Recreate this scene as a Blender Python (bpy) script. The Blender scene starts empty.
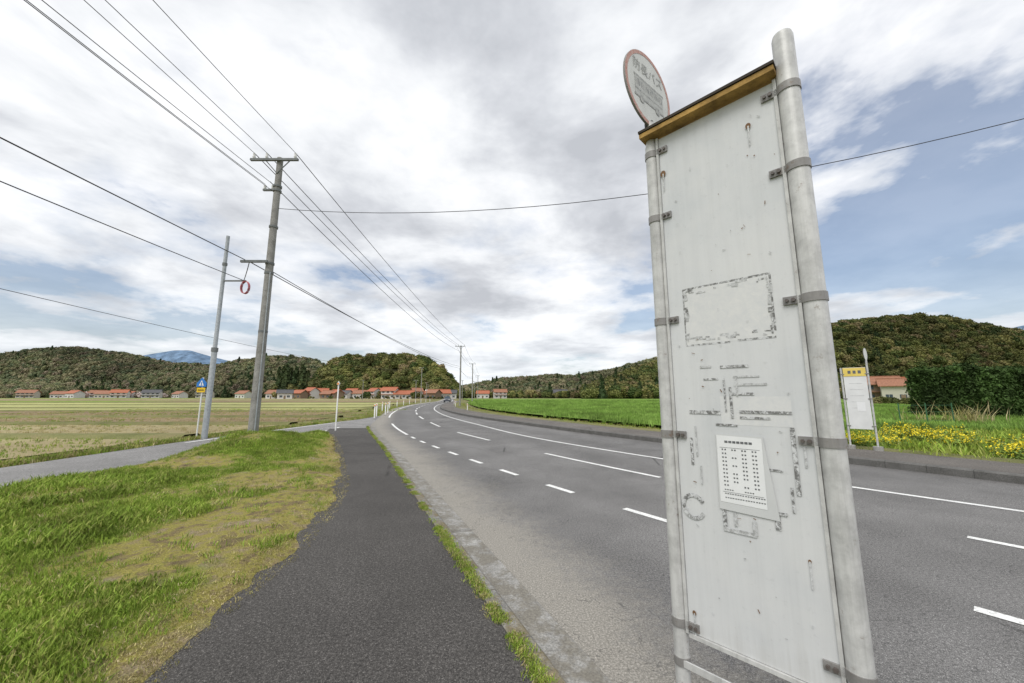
import bpy, math, random
import numpy as np
from mathutils import Matrix, Vector
random.seed(7); rng=np.random.default_rng(7)
S=bpy.context.scene
S.view_settings.view_transform='Standard'; S.view_settings.look='None'; S.view_settings.exposure=0
# ------------------------------------------------------------------ helpers
def link(o): S.collection.objects.link(o); return o
class Mt:
    def __init__(s,name,rough=0.8,metal=0.0,spec=0.3):
        s.m=bpy.data.materials.new(name); s.m.use_nodes=True
        s.t=s.m.node_tree; s.b=s.t.nodes['Principled BSDF']
        s.b.inputs['Roughness'].default_value=rough; s.b.inputs['Metallic'].default_value=metal
        s.b.inputs['Specular IOR Level'].default_value=spec
    def n(s,t): return s.t.nodes.new(t)
    def l(s,a,b): s.t.links.new(a,b)
    def pos(s): return s.n('ShaderNodeNewGeometry').outputs['Position']
    def uv(s): return s.n('ShaderNodeTexCoord').outputs['UV']
    def obj(s): return s.n('ShaderNodeTexCoord').outputs['Object']
    def mapv(s,v,sc=(1,1,1),loc=(0,0,0)):
        k=s.n('ShaderNodeMapping'); k.inputs['Scale'].default_value=sc; k.inputs['Location'].default_value=loc
        s.l(v,k.inputs['Vector']); return k.outputs[0]
    def noise(s,v,scale,detail=4,rough=0.55,dist=0.0):
        k=s.n('ShaderNodeTexNoise'); k.inputs['Scale'].default_value=scale; k.inputs['Detail'].default_value=detail
        k.inputs['Roughness'].default_value=rough; k.inputs['Distortion'].default_value=dist
        s.l(v,k.inputs['Vector']); return k.outputs['Fac']
    def voro(s,v,scale,feature='F1'):
        k=s.n('ShaderNodeTexVoronoi'); k.feature=feature; k.inputs['Scale'].default_value=scale
        s.l(v,k.inputs['Vector']); return k
    def ramp(s,f,st):
        k=s.n('ShaderNodeValToRGB'); e=k.color_ramp.elements
        while len(e)<len(st): e.new(0.5)
        for i,(p,c) in enumerate(st):
            e[i].position=p
            if not hasattr(c,'__len__'): c=(c,c,c)
            e[i].color=(*c,1)
        s.l(f,k.inputs[0]); return k.outputs[0]
    def mix(s,f,a,b,mode='MIX'):
        k=s.n('ShaderNodeMix'); k.data_type='RGBA'; k.blend_type=mode
        for v,i in ((f,0),(a,6),(b,7)):
            if isinstance(v,bpy.types.NodeSocket): s.l(v,k.inputs[i])
            elif hasattr(v,'__len__'): k.inputs[i].default_value=(*v,1)
            else: k.inputs[i].default_value=v
        return k.outputs[2]
    def math(s,op,a,b=0.0,clamp=False):
        k=s.n('ShaderNodeMath'); k.operation=op; k.use_clamp=clamp
        for v,i in ((a,0),(b,1)):
            if isinstance(v,bpy.types.NodeSocket): s.l(v,k.inputs[i])
            else: k.inputs[i].default_value=v
        return k.outputs[0]
    def sep(s,v):
        k=s.n('ShaderNodeSeparateXYZ'); s.l(v,k.inputs[0]); return k.outputs
    def col(s,c):
        if isinstance(c,bpy.types.NodeSocket): s.l(c,s.b.inputs['Base Color'])
        else: s.b.inputs['Base Color'].default_value=(*c,1)
        return s
    def bump(s,h,strength=0.3,dist=0.01):
        k=s.n('ShaderNodeBump'); k.inputs['Strength'].default_value=strength; k.inputs['Distance'].default_value=dist
        s.l(h,k.inputs['Height']); s.l(k.outputs[0],s.b.inputs['Normal']); return s
def simple(name,c,rough=0.7,metal=0.0,var=0.25,scale=6.0,bump=0.0,space='obj'):
    m=Mt(name,rough,metal); v=m.obj() if space=='obj' else m.pos()
    n=m.noise(v,scale,5)
    m.col(m.ramp(n,[(0.25,tuple(x*(1-var) for x in c)),(0.75,tuple(min(1,x*(1+var)) for x in c))]))
    if bump: m.bump(m.noise(v,scale*6,3),bump,0.01)
    return m.m
def _h(i,j,seed):
    a=np.sin(i*127.1+j*311.7+seed*74.7)*43758.5453
    return a-np.floor(a)
def vn(x,y,seed=0):
    x=np.asarray(x,float); y=np.asarray(y,float)
    i=np.floor(x); j=np.floor(y); f=x-i; g=y-j; f=f*f*(3-2*f); g=g*g*(3-2*g)
    return (_h(i,j,seed)*(1-f)+_h(i+1,j,seed)*f)*(1-g)+(_h(i,j+1,seed)*(1-f)+_h(i+1,j+1,seed)*f)*g
def fbm(x,y,seed=0,o=4):
    r=0;a=.5
    for k in range(o):
        r=r+a*vn(np.asarray(x)*2**k,np.asarray(y)*2**k,seed+k); a*=.5
    return r
class F:  # smooth x(Y)
    def __init__(s,pts):
        pts=sorted(pts); s.y=np.array([p[0] for p in pts],float); s.x=np.array([p[1] for p in pts],float)
        s.m=np.gradient(s.x,s.y)
    def __call__(s,Y):
        Y=np.asarray(Y,float); k=np.clip(np.searchsorted(s.y,Y)-1,0,len(s.y)-2)
        h=s.y[k+1]-s.y[k]; t=(Y-s.y[k])/h
        tc=np.clip(t,0,1)
        r=(2*tc**3-3*tc**2+1)*s.x[k]+(tc**3-2*tc**2+tc)*h*s.m[k]+(-2*tc**3+3*tc**2)*s.x[k+1]+(tc**3-tc**2)*h*s.m[k+1]
        r=r+np.where(t<0,t*h*s.m[0],0)+np.where(t>1,(t-1)*h*s.m[-1],0)
        return r
    def d(s,Y): return (s(np.asarray(Y)+.05)-s(np.asarray(Y)-.05))/.1
def grid_obj(name,P,UV,mat,attr=None,smooth=True,parent=None):
    n,m=P.shape[:2]
    idx=np.arange(n*m).reshape(n,m)
    q=np.stack([idx[:-1,:-1],idx[:-1,1:],idx[1:,1:],idx[1:,:-1]],-1).reshape(-1,4)
    me=bpy.data.meshes.new(name); me.from_pydata(P.reshape(-1,3).tolist(),[],q.tolist())
    if UV is not None:
        u=me.uv_layers.new(name='UVMap'); fl=UV.reshape(-1,2)[q.reshape(-1)]
        u.data.foreach_set('uv',fl.reshape(-1).astype(np.float32))
    if attr is not None:
        a=me.attributes.new('mask','FLOAT','POINT'); a.data.foreach_set('value',attr.reshape(-1).astype(np.float32))
    if smooth: me.polygons.foreach_set('use_smooth',[True]*len(me.polygons))
    me.materials.append(mat); o=link(bpy.data.objects.new(name,me))
    if parent: o.parent=parent
    return o
def sweep(name,f,prof,ys,mat,smooth=False):
    x=f(ys); d=f.d(ys); nn=np.sqrt(1+d*d); nx=1/nn; ny=-d/nn
    arc=np.concatenate([[0],np.cumsum(np.hypot(np.diff(x),np.diff(ys)))])
    P=np.zeros((len(ys),len(prof),3)); UV=np.zeros((len(ys),len(prof),2))
    for k,(o,z) in enumerate(prof):
        P[:,k,0]=x+nx*o; P[:,k,1]=ys+ny*o; P[:,k,2]=z
        UV[:,k,0]=o; UV[:,k,1]=arc
    return grid_obj(name,P,UV,mat,smooth=smooth)
def strip(name,fl,fr,ys,z,mat,nc=2):
    a=fl(ys); b=fr(ys); P=np.zeros((len(ys),nc,3)); UV=np.zeros((len(ys),nc,2))
    c=1/np.sqrt(1+fl.d(ys)**2)
    for k in range(nc):
        t=k/(nc-1); P[:,k,0]=a*(1-t)+b*t; P[:,k,1]=ys; P[:,k,2]=z
        UV[:,k,0]=(b-a)*t*c; UV[:,k,1]=ys
    return grid_obj(name,P,UV,mat,smooth=False)
class MB:
    def __init__(s): s.v=[]; s.f=[]; s.mi=[]; s.mats=[]; s.sm=[]
    def mat(s,m):
        if m not in s.mats: s.mats.append(m)
        return s.mats.index(m)
    def add(s,vs,fs,m,smooth=False):
        b=len(s.v); s.v+= [tuple(v) for v in vs]; i=s.mat(m)
        for f in fs: s.f.append([b+k for k in f]); s.mi.append(i); s.sm.append(smooth)
    def box(s,c,ax,ay,az,m):
        c=Vector(c);ax=Vector(ax);ay=Vector(ay);az=Vector(az)
        vs=[c+ax*i+ay*j+az*k for k in(-1,1) for j in(-1,1) for i in(-1,1)]
        s.add(vs,[(0,2,3,1),(4,5,7,6),(0,1,5,4),(2,6,7,3),(0,4,6,2),(1,3,7,5)],m)
    def abox(s,x0,x1,y0,y1,z0,z1,m):
        s.box(((x0+x1)/2,(y0+y1)/2,(z0+z1)/2),((x1-x0)/2,0,0),(0,(y1-y0)/2,0),(0,0,(z1-z0)/2),m)
    def tube(s,pts,r,m,n=8,caps=True,smooth=True):
        pts=[Vector(p) for p in pts]
        rs=r if hasattr(r,'__len__') else [r]*len(pts); vs=[]
        for i,p in enumerate(pts):
            t=(pts[min(i+1,len(pts)-1)]-pts[max(i-1,0)]).normalized()
            up=Vector((0,0,1)) if abs(t.z)<.9 else Vector((1,0,0))
            a=t.cross(up).normalized(); b=t.cross(a)
            for k in range(n):
                an=2*math.pi*k/n; vs.append(p+a*math.cos(an)*rs[i]+b*math.sin(an)*rs[i])
        fs=[(i*n+k,i*n+(k+1)%n,(i+1)*n+(k+1)%n,(i+1)*n+k) for i in range(len(pts)-1) for k in range(n)]
        s.add(vs,fs,m,smooth)
        if caps:
            s.add(vs[:n],[tuple(range(n))],m); s.add(vs[-n:],[tuple(range(n))],m)
    def obj(s,name,parent=None,loc=(0,0,0)):
        me=bpy.data.meshes.new(name); L=Vector(loc)
        me.from_pydata([tuple(Vector(v)-L) for v in s.v],[],s.f)
        for m in s.mats: me.materials.append(m)
        me.polygons.foreach_set('material_index',s.mi); me.polygons.foreach_set('use_smooth',s.sm)
        o=link(bpy.data.objects.new(name,me)); o.location=L
        if parent: o.parent=parent; o.matrix_parent_inverse=Matrix.Translation(-parent.location)
        return o
def empty(name,loc):
    e=link(bpy.data.objects.new(name,None)); e.location=loc; e.empty_display_size=.2; return e
def leafquads(C,size,seed,aspect=.6):
    r=np.random.default_rng(seed); n=len(C)
    a=r.normal(size=(n,3)); a/=np.linalg.norm(a,axis=1)[:,None]
    b=r.normal(size=(n,3)); b-=a*(a*b).sum(1)[:,None]; b/=np.linalg.norm(b,axis=1)[:,None]
    sz=(size*r.uniform(.6,1.4,n))[:,None]
    V=np.stack([C-a*sz,C-b*sz*aspect,C+a*sz,C+b*sz*aspect],1)
    return V.reshape(-1,3)
def mesh_np(name,V,Fc,mat,link_it=True):
    me=bpy.data.meshes.new(name); me.from_pydata(V.tolist(),[],Fc.tolist() if hasattr(Fc,'tolist') else Fc)
    me.materials.append(mat); o=bpy.data.objects.new(name,me)
    if link_it: link(o)
    return o
def scatter(name,P,sz,child,seed=1,tilt=.12):
    r=np.random.default_rng(seed); n=len(P); yaw=r.uniform(0,2*math.pi,n)
    a=np.stack([np.cos(yaw),np.sin(yaw),r.normal(0,tilt,n)],1); a/=np.linalg.norm(a,axis=1)[:,None]
    b=np.stack([-np.sin(yaw),np.cos(yaw),r.normal(0,tilt,n)],1); b-=a*(a*b).sum(1)[:,None]; b/=np.linalg.norm(b,axis=1)[:,None]
    h=(np.asarray(sz)*.5)[:,None]; P=np.asarray(P)
    V=np.stack([P-a*h-b*h,P+a*h-b*h,P+a*h+b*h,P-a*h+b*h],1).reshape(-1,3)
    Fc=np.arange(4*n).reshape(-1,4)
    o=mesh_np(name,V,Fc,child.data.materials[0])
    o.instance_type='FACES'; o.use_instance_faces_scale=True; o.instance_faces_scale=1.0
    o.show_instancer_for_render=False; o.show_instancer_for_viewport=False
    link(child); child.parent=o
    return o
# ------------------------------------------------------------------ road geometry functions x(Y)
C =F([(-30,34),(-10,16.2),(0,8.1),(4.08,5.03),(7.21,2.77),(10.17,.88),(13.1,-.76),(16,-2.3),(23.8,-5.4),(40.7,-10.4),(63,-14.8),(113,-20.3),(180,-31),(300,-50)])
KL=F([(-30,14.36),(-10,5.6),(0,1.218),(10,-3.16),(19.8,-7.4),(23.8,-8.6),(40.7,-13.3),(63,-17.6),(113,-23.1),(180,-33.8),(300,-53)])
KR=F([(-30,42),(-10,22.5),(0,13.6),(3,11.2),(5.9,9.3),(8.4,7.75),(12.8,4.65),(20.5,.43),(26,-2.3),(40.7,-7.4),(63,-11.8),(113,-17.4),(180,-28),(300,-47)])
RL=F([(-30,38),(-10,19.4),(0,11.0),(5.12,6.75),(6.38,5.75),(9.37,3.6),(13.1,1.25),(20.5,-1.9),(26,-4.0),(40.7,-8.3),(63,-12.6),(113,-18.2),(180,-28.8),(300,-47.9)])
BL=F([(-10,12.9),(0,5.55),(2.755,3.4),(5.07,1.66),(7.7,-.08),(10.17,-1.57),(13.1,-3.2),(16,-4.6),(23.8,-7.7),(40.7,-12.5),(63,-16.9),(113,-22.4),(180,-33.1),(300,-52)])
SL=F([(-14,4.6),(-6,1.2),(0,-1.25),(2.2,-1.98),(3.9,-2.15),(5.68,-2.6),(9.1,-4.15),(13.1,-6.2),(16,-7.7),(18,-8.4)])
SLx=F([(y,float(SL(y))-.45*(1 if y<13 else .3)) for y in np.arange(-14,18.5,1.)])
ysr=np.concatenate([np.arange(-25,30,.5),np.arange(30,70,1.5),np.arange(70,300,6)])
# ------------------------------------------------------------------ materials
def asphalt(name,base,band=False,warm=.95):
    m=Mt(name,.9,0,.2); p=m.pos()
    fine=m.noise(p,190,2,.6); mid=m.noise(p,55,4,.75); big=m.noise(p,.8,6,.65,.4); huge=m.noise(p,.16,3)
    b=(base,base*(1+warm)/2,base*warm)
    c=m.ramp(big,[(.3,tuple(x*.84 for x in b)),(.7,tuple(x*1.18 for x in b))])
    c=m.mix(1.0,c,m.ramp(huge,[(.35,.88),(.65,1.12)]),'MULTIPLY')
    c=m.mix(1.0,c,m.ramp(fine,[(.3,.35),(.48,.9),(.60,1.2),(.70,3.0)]),'MULTIPLY')
    c=m.mix(1.0,c,m.ramp(mid,[(.28,.45),(.5,1),(.72,1.8)]),'MULTIPLY')
    vo=m.voro(m.mix(.10,p,m.n('ShaderNodeTexNoise').outputs['Color']),.28,'DISTANCE_TO_EDGE')
    cr=m.ramp(vo.outputs['Distance'],[(0,.5),(.004,.6),(.008,1)])
    msk=m.ramp(m.noise(p,.35,2),[(.52,0),(.56,1)])
    c=m.mix(msk,c,m.mix(1.0,c,cr,'MULTIPLY'))
    if band:
        u=m.sep(m.uv())[0]
        n1=m.math('MULTIPLY',m.math('SUBTRACT',m.noise(p,1.3,9,.8),.5),1.6)
        n2=m.math('MULTIPLY',m.math('SUBTRACT',m.noise(p,14,6,.8),.5),1.5)
        w=m.math('ADD',m.math('ADD',u,n1),n2)
        k=m.ramp(m.math('MULTIPLY',w,.5),[(.25,1),(.62,0)])
        sp=m.ramp(m.noise(p,75,4,.8),[(.33,(.13,.12,.10)),(.5,(.29,.27,.23)),(.66,(.56,.52,.46))])
        c=m.mix(m.math('MULTIPLY',k,.68),c,sp)
        c=m.mix(1.0,c,m.ramp(m.math('MULTIPLY',m.math('ADD',m.math('SINE',m.math('MULTIPLY',u,3.7)),1.0),.5),[(0,.94),(1,1.06)]),'MULTIPLY')
        # thin tar-filled seams
        sm=m.noise(m.mapv(p,(1,1,1),(7,3,0)),.9,5,.7,.3)
        c=m.mix(m.ramp(sm,[(.4965,0),(.4985,.55),(.5015,.55),(.5035,0)]),c,(.045,.045,.045))
    m.col(c); m.bump(mid,.6,.006)
    return m.m
M_road=asphalt('asphalt_road',.165,True)
M_side=asphalt('asphalt_side_road',.22)
M_walk=asphalt('asphalt_footpath',.078,False,.88)
M_walk2=asphalt('asphalt_footpath_far',.14,False,.83)
def concrete(name,base,joint=None,jd=.5,dirt=None):
    m=Mt(name,.85,0,.25); p=m.pos()
    n=m.noise(p,3,7,.7); f=m.noise(p,70,4,.75)
    c=m.ramp(n,[(.3,tuple(x*base*.7 for x in(1,.97,.9))),(.7,tuple(x*base*1.25 for x in(1,.98,.93)))])
    c=m.mix(1.0,c,m.ramp(f,[(.3,.5),(.7,1.45)]),'MULTIPLY')
    if dirt: c=m.mix(m.ramp(m.noise(p,5,6,.75),[(.42,0),(.55,.85)]),c,m.ramp(f,[(.3,tuple(x*.5 for x in dirt)),(.7,dirt)]))
    if joint:
        v=m.sep(m.uv())[1]; fr=m.math('FRACT',m.math('DIVIDE',v,joint))
        c=m.mix(1.0,c,m.ramp(fr,[(0,jd),(.015,jd),(.022,1)]),'MULTIPLY')
    m.col(c).bump(f,.4,.005); return m.m
M_kerb=concrete('kerb_concrete',.24,.6,.5,(.22,.18,.10)); M_gut=concrete('gutter_concrete',.30,5.0,.75,(.24,.22,.18)); M_kerb2=concrete('kerb_concrete_dark',.13,.6)
M_conc=concrete('concrete',.32)
def paint():
    m=Mt('road_paint_white',.7); p=m.pos()
    a=m.noise(p,45,5,.75); c=m.ramp(a,[(.30,(.2,.2,.19)),(.41,(.6,.6,.58)),(.52,(.85,.85,.83))])
    c=m.mix(1.0,c,m.ramp(m.noise(p,4,4),[(.3,.85),(.7,1.05)]),'MULTIPLY'); m.col(c); return m.m
M_paint=paint()
def soil(name,stops,scale=.5,bump=.6,fine=40):
    m=Mt(name,.95,0,.1); p=m.pos()
    c=m.ramp(m.noise(p,scale,6,.65,.5),stops)
    c=m.mix(1.0,c,m.ramp(m.noise(p,fine,4,.7),[(.3,.5),(.7,1.4)]),'MULTIPLY')
    c=m.mix(1.0,c,m.ramp(m.noise(p,scale*.12,3),[(.3,.8),(.7,1.2)]),'MULTIPLY')
    m.col(c).bump(m.noise(p,fine*.6,5,.7),bump,.03); return m.m
M_ground=soil('ground',[(.3,(.12,.13,.05)),(.5,(.19,.19,.08)),(.7,(.24,.20,.11))])
m=Mt('verge_soil_and_moss',.95,0,.1); p=m.pos(); at=m.n('ShaderNodeAttribute'); at.attribute_name='mask'
soilc=m.ramp(m.noise(p,3.2,7,.7),[(.3,(.10,.08,.05)),(.42,(.22,.17,.09)),(.50,(.31,.28,.07)),(.60,(.28,.22,.13)),(.75,(.42,.35,.25))])
grc=m.ramp(m.noise(p,5,6,.7),[(.3,(.11,.16,.025)),(.6,(.19,.27,.04)),(.75,(.29,.30,.07))])
c=m.mix(m.math('ADD',at.outputs['Fac'],m.math('MULTIPLY',m.math('SUBTRACT',m.noise(p,9,5,.7),.5),.9),True),soilc,grc)
c=m.mix(1.0,c,m.ramp(m.noise(p,90,4,.7),[(.3,.4),(.7,1.5)]),'MULTIPLY')
m.col(c).bump(m.noise(p,60,5,.7),.9,.02); M_verge=m.m
def foliage(name,cols,pn=.08,rough=.75,sc=1.0,lo=.65):
    m=Mt(name,rough,0,.2); oi=m.n('ShaderNodeObjectInfo')
    k=len(cols); c=m.ramp(oi.outputs['Random'],[(i/(k-1),cc) for i,cc in enumerate(cols)])
    c=m.mix(1.0,c,m.ramp(m.noise(m.pos(),pn,2),[(.35,lo),(.65,2-lo)]),'MULTIPLY')
    c=m.mix(1.0,c,m.ramp(m.noise(m.obj(),sc*3,2),[(.35,.65),(.65,1.35)]),'MULTIPLY')
    m.col(c); return m.m
M_grass=foliage('grass_blades',[(.15,.23,.03),(.21,.31,.04),(.27,.36,.06),(.23,.30,.045),(.36,.36,.11)],1.3,lo=.78)
M_dry=foliage('dry_grass_blades',[(.42,.34,.17),(.32,.30,.10),(.50,.42,.25)],1.3)
M_wheat=foliage('wheat_blades',[(.15,.26,.045),(.19,.31,.06),(.23,.34,.08)],.3)
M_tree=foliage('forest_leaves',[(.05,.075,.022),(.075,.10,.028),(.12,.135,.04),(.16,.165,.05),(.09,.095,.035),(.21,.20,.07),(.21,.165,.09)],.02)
M_treehaze=foliage('forest_leaves_hazed',[(.10,.125,.07),(.13,.15,.075),(.18,.185,.09),(.15,.15,.085),(.23,.21,.12),(.22,.18,.13)],.008)  # lighter, greyer leaves: depth haze put into the colour
M_cedar=foliage('cedar_leaves',[(.035,.06,.022),(.05,.08,.03),(.07,.09,.035)],.02)
M_cherry=foliage('cherry_blossom',[(.60,.50,.48),(.5,.40,.38),(.66,.58,.55)],.02)
M_hedge=foliage('hedge_leaves',[(.045,.08,.02),(.045,.08,.02)],.5,sc=.4)
# ------------------------------------------------------------------ ground sheet
gx=np.concatenate([-np.geomspace(5000,60,22),np.linspace(-50,60,23),np.geomspace(70,5000,22)])
gy=np.concatenate([[-3000,-1000,-300,-100],np.linspace(-50,60,23),np.geomspace(70,7000,26)])
GX,GY=np.meshgrid(gx,gy); P=np.stack([GX,GY,np.full_like(GX,-.03)],-1)
grid_obj('ground',P,None,M_ground)
# ------------------------------------------------------------------ roads
strip('road',KL,KR,ysr,0.0,M_road,5)
ys_side=np.arange(-25,24,1.0)
side_l=F([(-25,-10.6),(0,-10.9),(8,-10.9),(13,-11.1),(20,-10.6),(26,-10.2)]); side_r=F([(-25,-7.6),(0,-7.75),(9,-7.9),(14,-7.85),(18,-7.2),(22,-5.8),(26,-5)])
strip('side_road',side_l,side_r,ys_side,-.006,M_side)
jp=[(-10.62,22.5),(-10.2,25),(-10.3,28),(-10.9,32),(-8,33),(-5.5,26),(-5.2,22.5)]
b=MB(); b.add([(x,y,-.01) for x,y in jp],[tuple(range(len(jp)))[::-1]],M_side); b.obj('road_junction')
ysw=np.arange(-14,17.3,.3)
strip('footpath',SLx,F([(y,float(KL(y))-.11) for y in np.arange(-16,24,2.)]),ysw,.055,M_walk,4)
yk=np.arange(-14,19.2,.3)
sweep('kerb',KL,[(-.13,-.02),(-.13,.060),(-.02,.062),(0,.048),(0,-.02)],yk,M_kerb)
sweep('gutter',KL,[(.002,.012),(.25,.006),(.27,-.01)],yk,M_gut)
ye=np.arange(17.1,18.4,.3); x0=SL(ye); x1=KL(ye)-.13
PP=np.zeros((len(ye),2,3)); PP[:,0,0]=x0;PP[:,1,0]=x1;PP[:,:,1]=ye[:,None];PP[:,:,2]=np.linspace(.055,-.005,len(ye))[:,None]
grid_obj('footpath_ramp',PP,None,M_walk)
yf=np.concatenate([np.arange(-20,30,.5),np.arange(30,110,2)])
sweep('kerb',KR,[(0,-.02),(.0,.13),(.03,.15),(.17,.15),(.17,-.02)],yf,M_kerb2)
sweep('footpath',KR,[(.172,.14),(1.0,.145),(2.0,.14),(2.02,-.03)],yf,M_walk2)
sweep('grass_verge',KR,[(2.03,.11),(2.5,.17),(3.1,.1),(4.2,-.02)],yf,M_ground,True)
def mark(f,y0,y1,w,mb,z=.005):
    ys=np.linspace(y0,y1,max(2,int((y1-y0)/1.0)+2)); x=f(ys); d=f.d(ys); nn=np.sqrt(1+d*d)
    vs=[]
    for i in range(len(ys)):
        nx,ny=1/nn[i],-d[i]/nn[i]
        vs+= [(x[i]-nx*w/2,ys[i]-ny*w/2,z),(x[i]+nx*w/2,ys[i]+ny*w/2,z)]
    mb.add(vs,[(2*i,2*i+1,2*i+3,2*i+2) for i in range(len(ys)-1)],M_paint)
b=MB()
for y0,y1 in [(-16.5,-13.5),(-10.3,-7.4),(-4.2,-1.3),(1.5,4.25),(7.21,10.17),(13.1,16.0),(19,22)]: mark(C,y0,y1,.10,b)
y=25.3
while y<160: mark(C,y,y+3.4,.13,b); y+=6.4
for yc in [-7,-5.8,-4.6,-3.4,-2.2,-1,.2,1.45,2.62,3.85,5.0,6.36,7.68,8.94,10.17,11.42,12.68,13.95]: mark(BL,yc-.27,yc+.27,.10,b)
mark(BL,15,21,.11,b); mark(BL,27,200,.12,b)
mark(RL,-20,200,.11,b)
sf=F([(12.6,-8.15),(15,-8.2),(17.6,-8.3),(19,-8.6)]); mark(sf,12.8,18.6,.14,b,.0)
sf2=F([(12,-10.75),(20,-10.4),(24,-10)]); mark(sf2,12.5,22,.12,b,.0)
b.obj('road_marking')
# ------------------------------------------------------------------ near verge with mound
def greenness(x,y):
    d=SL(y)-x
    g=fbm(x*.9+3,y*.9,11)*1.2+fbm(x*3.1,y*3.1,23)*.7-.20
    g=g-.65*np.exp(-np.clip(d,0,9)/.42)
    g=g-.55*np.exp(-((x+4.6)**2/.5+(y-6.6)**2/.35))-.5*np.exp(-((x+3.1)**2/.3+(y-4.4)**2/1.0))-.35*np.exp(-((x+6.3)**2/.6+(y-8.0)**2/.3))
    return np.clip((g-.32)*2.4,0,1)
def vz(x,y,er,el):
    z=.058+.05*np.clip(er/.5,0,1)+.05*(fbm(x*1.3,y*1.3,5)-.45)*np.clip(er/.3,0,1)
    z=z+.02*(fbm(x*7,y*7,9)-.45)*np.clip(er/.15,0,1)
    z=z+.42*np.exp(-(((x+6.75)/1.25)**2+((y-10.2)/1.7)**2))*np.clip(el/.5,0,1)
    return z*np.clip(el/.25,0,1)-.02*(1-np.clip(el/.25,0,1))
yv=np.arange(-9,15.6,.08); nc=120
XL=-7.88+.10*(fbm(yv*.8,yv*0,3)-.5); XR=SL(yv)+.30*(fbm(yv*1.1,yv*0+4,6)-.5)+.20*(fbm(yv*4.5,yv*0+4,8)-.5)+.05*(rng.random(len(yv))-.5)
XR=np.maximum(XR,XL+.05)
t=(np.linspace(0,1,nc)**.9)[None,:]; X=XL[:,None]*(1-t)+XR[:,None]*t; Y=np.repeat(yv[:,None],nc,1)
er=XR[:,None]-X; el=X-XL[:,None]
Z=vz(X,Y,er,el); Z=np.where(er<.01,.0562,Z); G=greenness(X,Y)
grid_obj('grass_verge',np.stack([X,Y,Z],-1),None,M_verge,G)
def tuft(name,mat,nb,spread,seed,wid=.035,lean=.5,hmin=.4):
    r=random.Random(seed); vs=[];fs=[]
    for i in range(nb):
        a=r.uniform(0,6.283); rr=spread*math.sqrt(r.random()); x,y=rr*math.cos(a),rr*math.sin(a)
        h=r.uniform(hmin,1); a2=r.uniform(0,6.283); lx,ly=math.cos(a2)*lean*h*r.random(),math.sin(a2)*lean*h*r.random()
        a3=r.uniform(0,3.14); wx,wy=math.cos(a3)*wid,math.sin(a3)*wid; b0=len(vs)
        vs+=[(x-wx,y-wy,-.05),(x+wx,y+wy,-.05),(x+lx*.35+wx*.8,y+ly*.35+wy*.8,h*.55),(x+lx*.35-wx*.8,y+ly*.35-wy*.8,h*.55),(x+lx,y+ly,h*.95)]
        fs+=[(b0,b0+1,b0+2,b0+3),(b0+3,b0+2,b0+4)]
    return mesh_np(name,np.array(vs),fs,mat,False)
N=60000
yy=2.0+13.4*rng.random(N)**1.35; xl=-7.8; xr=SL(yy); xx=xl+(xr-xl)*rng.random(N)
erp=np.interp(yy,yv,XR)-xx; elp=xx-np.interp(yy,yv,XL); ok=(erp>.02)&(elp>.05)
gr=greenness(xx,yy); dens=(xr-xl)/7
keep=ok&(rng.random(N)<(gr*.75+.05)*dens)
xx,yy,gr,erp,elp=xx[keep],yy[keep],gr[keep],erp[keep],elp[keep]
zz=vz(xx,yy,erp,elp); sz=(.024+.042*gr*rng.random(len(xx))+.014*rng.random(len(xx)))*(1+.8*(fbm(xx*.8,yy*.8,40)>.54))
PT=np.stack([xx,yy,zz],1); h=rng.random(len(xx))<(.62+.35*gr)
scatter('grass',PT[h],sz[h]*1.25,tuft('grass_tuft',M_grass,15,.85,1,.05,.8),3,.2)
scatter('dry_grass',PT[~h],sz[~h],tuft('dry_tuft',M_dry,12,.9,2,.045,1.3),4,.2)
n=6500; y=2.0+12.5*rng.random(n)**1.4; x=SL(y)-np.abs(rng.normal(0,.28,n))+.16
er_=np.interp(y,yv,XR)-x; xl_=x>-7.6; z=np.where(er_>0,vz(x,y,np.maximum(er_,0),9.),.056)
k=xl_&((er_>0)|(rng.random(n)<.35))
scatter('verge_litter',np.stack([x,y,z],1)[k],rng.uniform(.008,.030,k.sum()),tuft('litter_tuft',M_dry,9,1.3,12,.10,1.6,.1),12,.3)
cl=[(-4.0,3.2),(-3.5,2.9),(-4.8,4.4),(-5.5,5.6),(-5.9,9.3),(-6.6,10.6),(-3.9,7.2),(-7.0,11.4),(-6.2,10.9),(-5.2,9.5),(-4.3,3.9),(-6.9,9.2)]
pc=[];sc_=[]
for cx,cy in cl:
    for k in range(22):
        x=cx+rng.normal(0,.16); y=cy+rng.normal(0,.2); pc.append((x,y,float(vz(x,y,9.,9.)))); sc_.append(rng.uniform(.08,.16))
scatter('tall_grass',np.array(pc),np.array(sc_),tuft('tall_tuft',M_grass,14,.35,5,.022,.8),5,.2)
ky=1.0+17.5*rng.random(9000)**1.4; kn=fbm(ky*1.9,ky*0,70)*.7+fbm(ky*7,ky*0,71)*.3; ky=ky[(kn>.38)]
kx=KL(ky)-.12+rng.normal(0,.026,len(ky)); PT=np.stack([kx,ky,np.full(len(ky),.056)],1); h=rng.random(len(ky))<.62
scatter('kerb_weeds',PT[h],rng.uniform(.010,.036,h.sum()),tuft('weed_tuft',M_grass,12,1.0,6,.08,.9),6,.2)
scatter('kerb_weeds',PT[~h],rng.uniform(.010,.03,(~h).sum()),tuft('weed_dry_tuft',M_dry,12,1.1,7,.08,1.2),7,.2)
ky=1.0+17.5*rng.random(500)**1.2; ky=ky[fbm(ky*1.2,ky*0,75)>.50]; PT=np.stack([KL(ky)-.13+rng.normal(0,.02,len(ky)),ky,np.full(len(ky),.056)],1)
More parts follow.
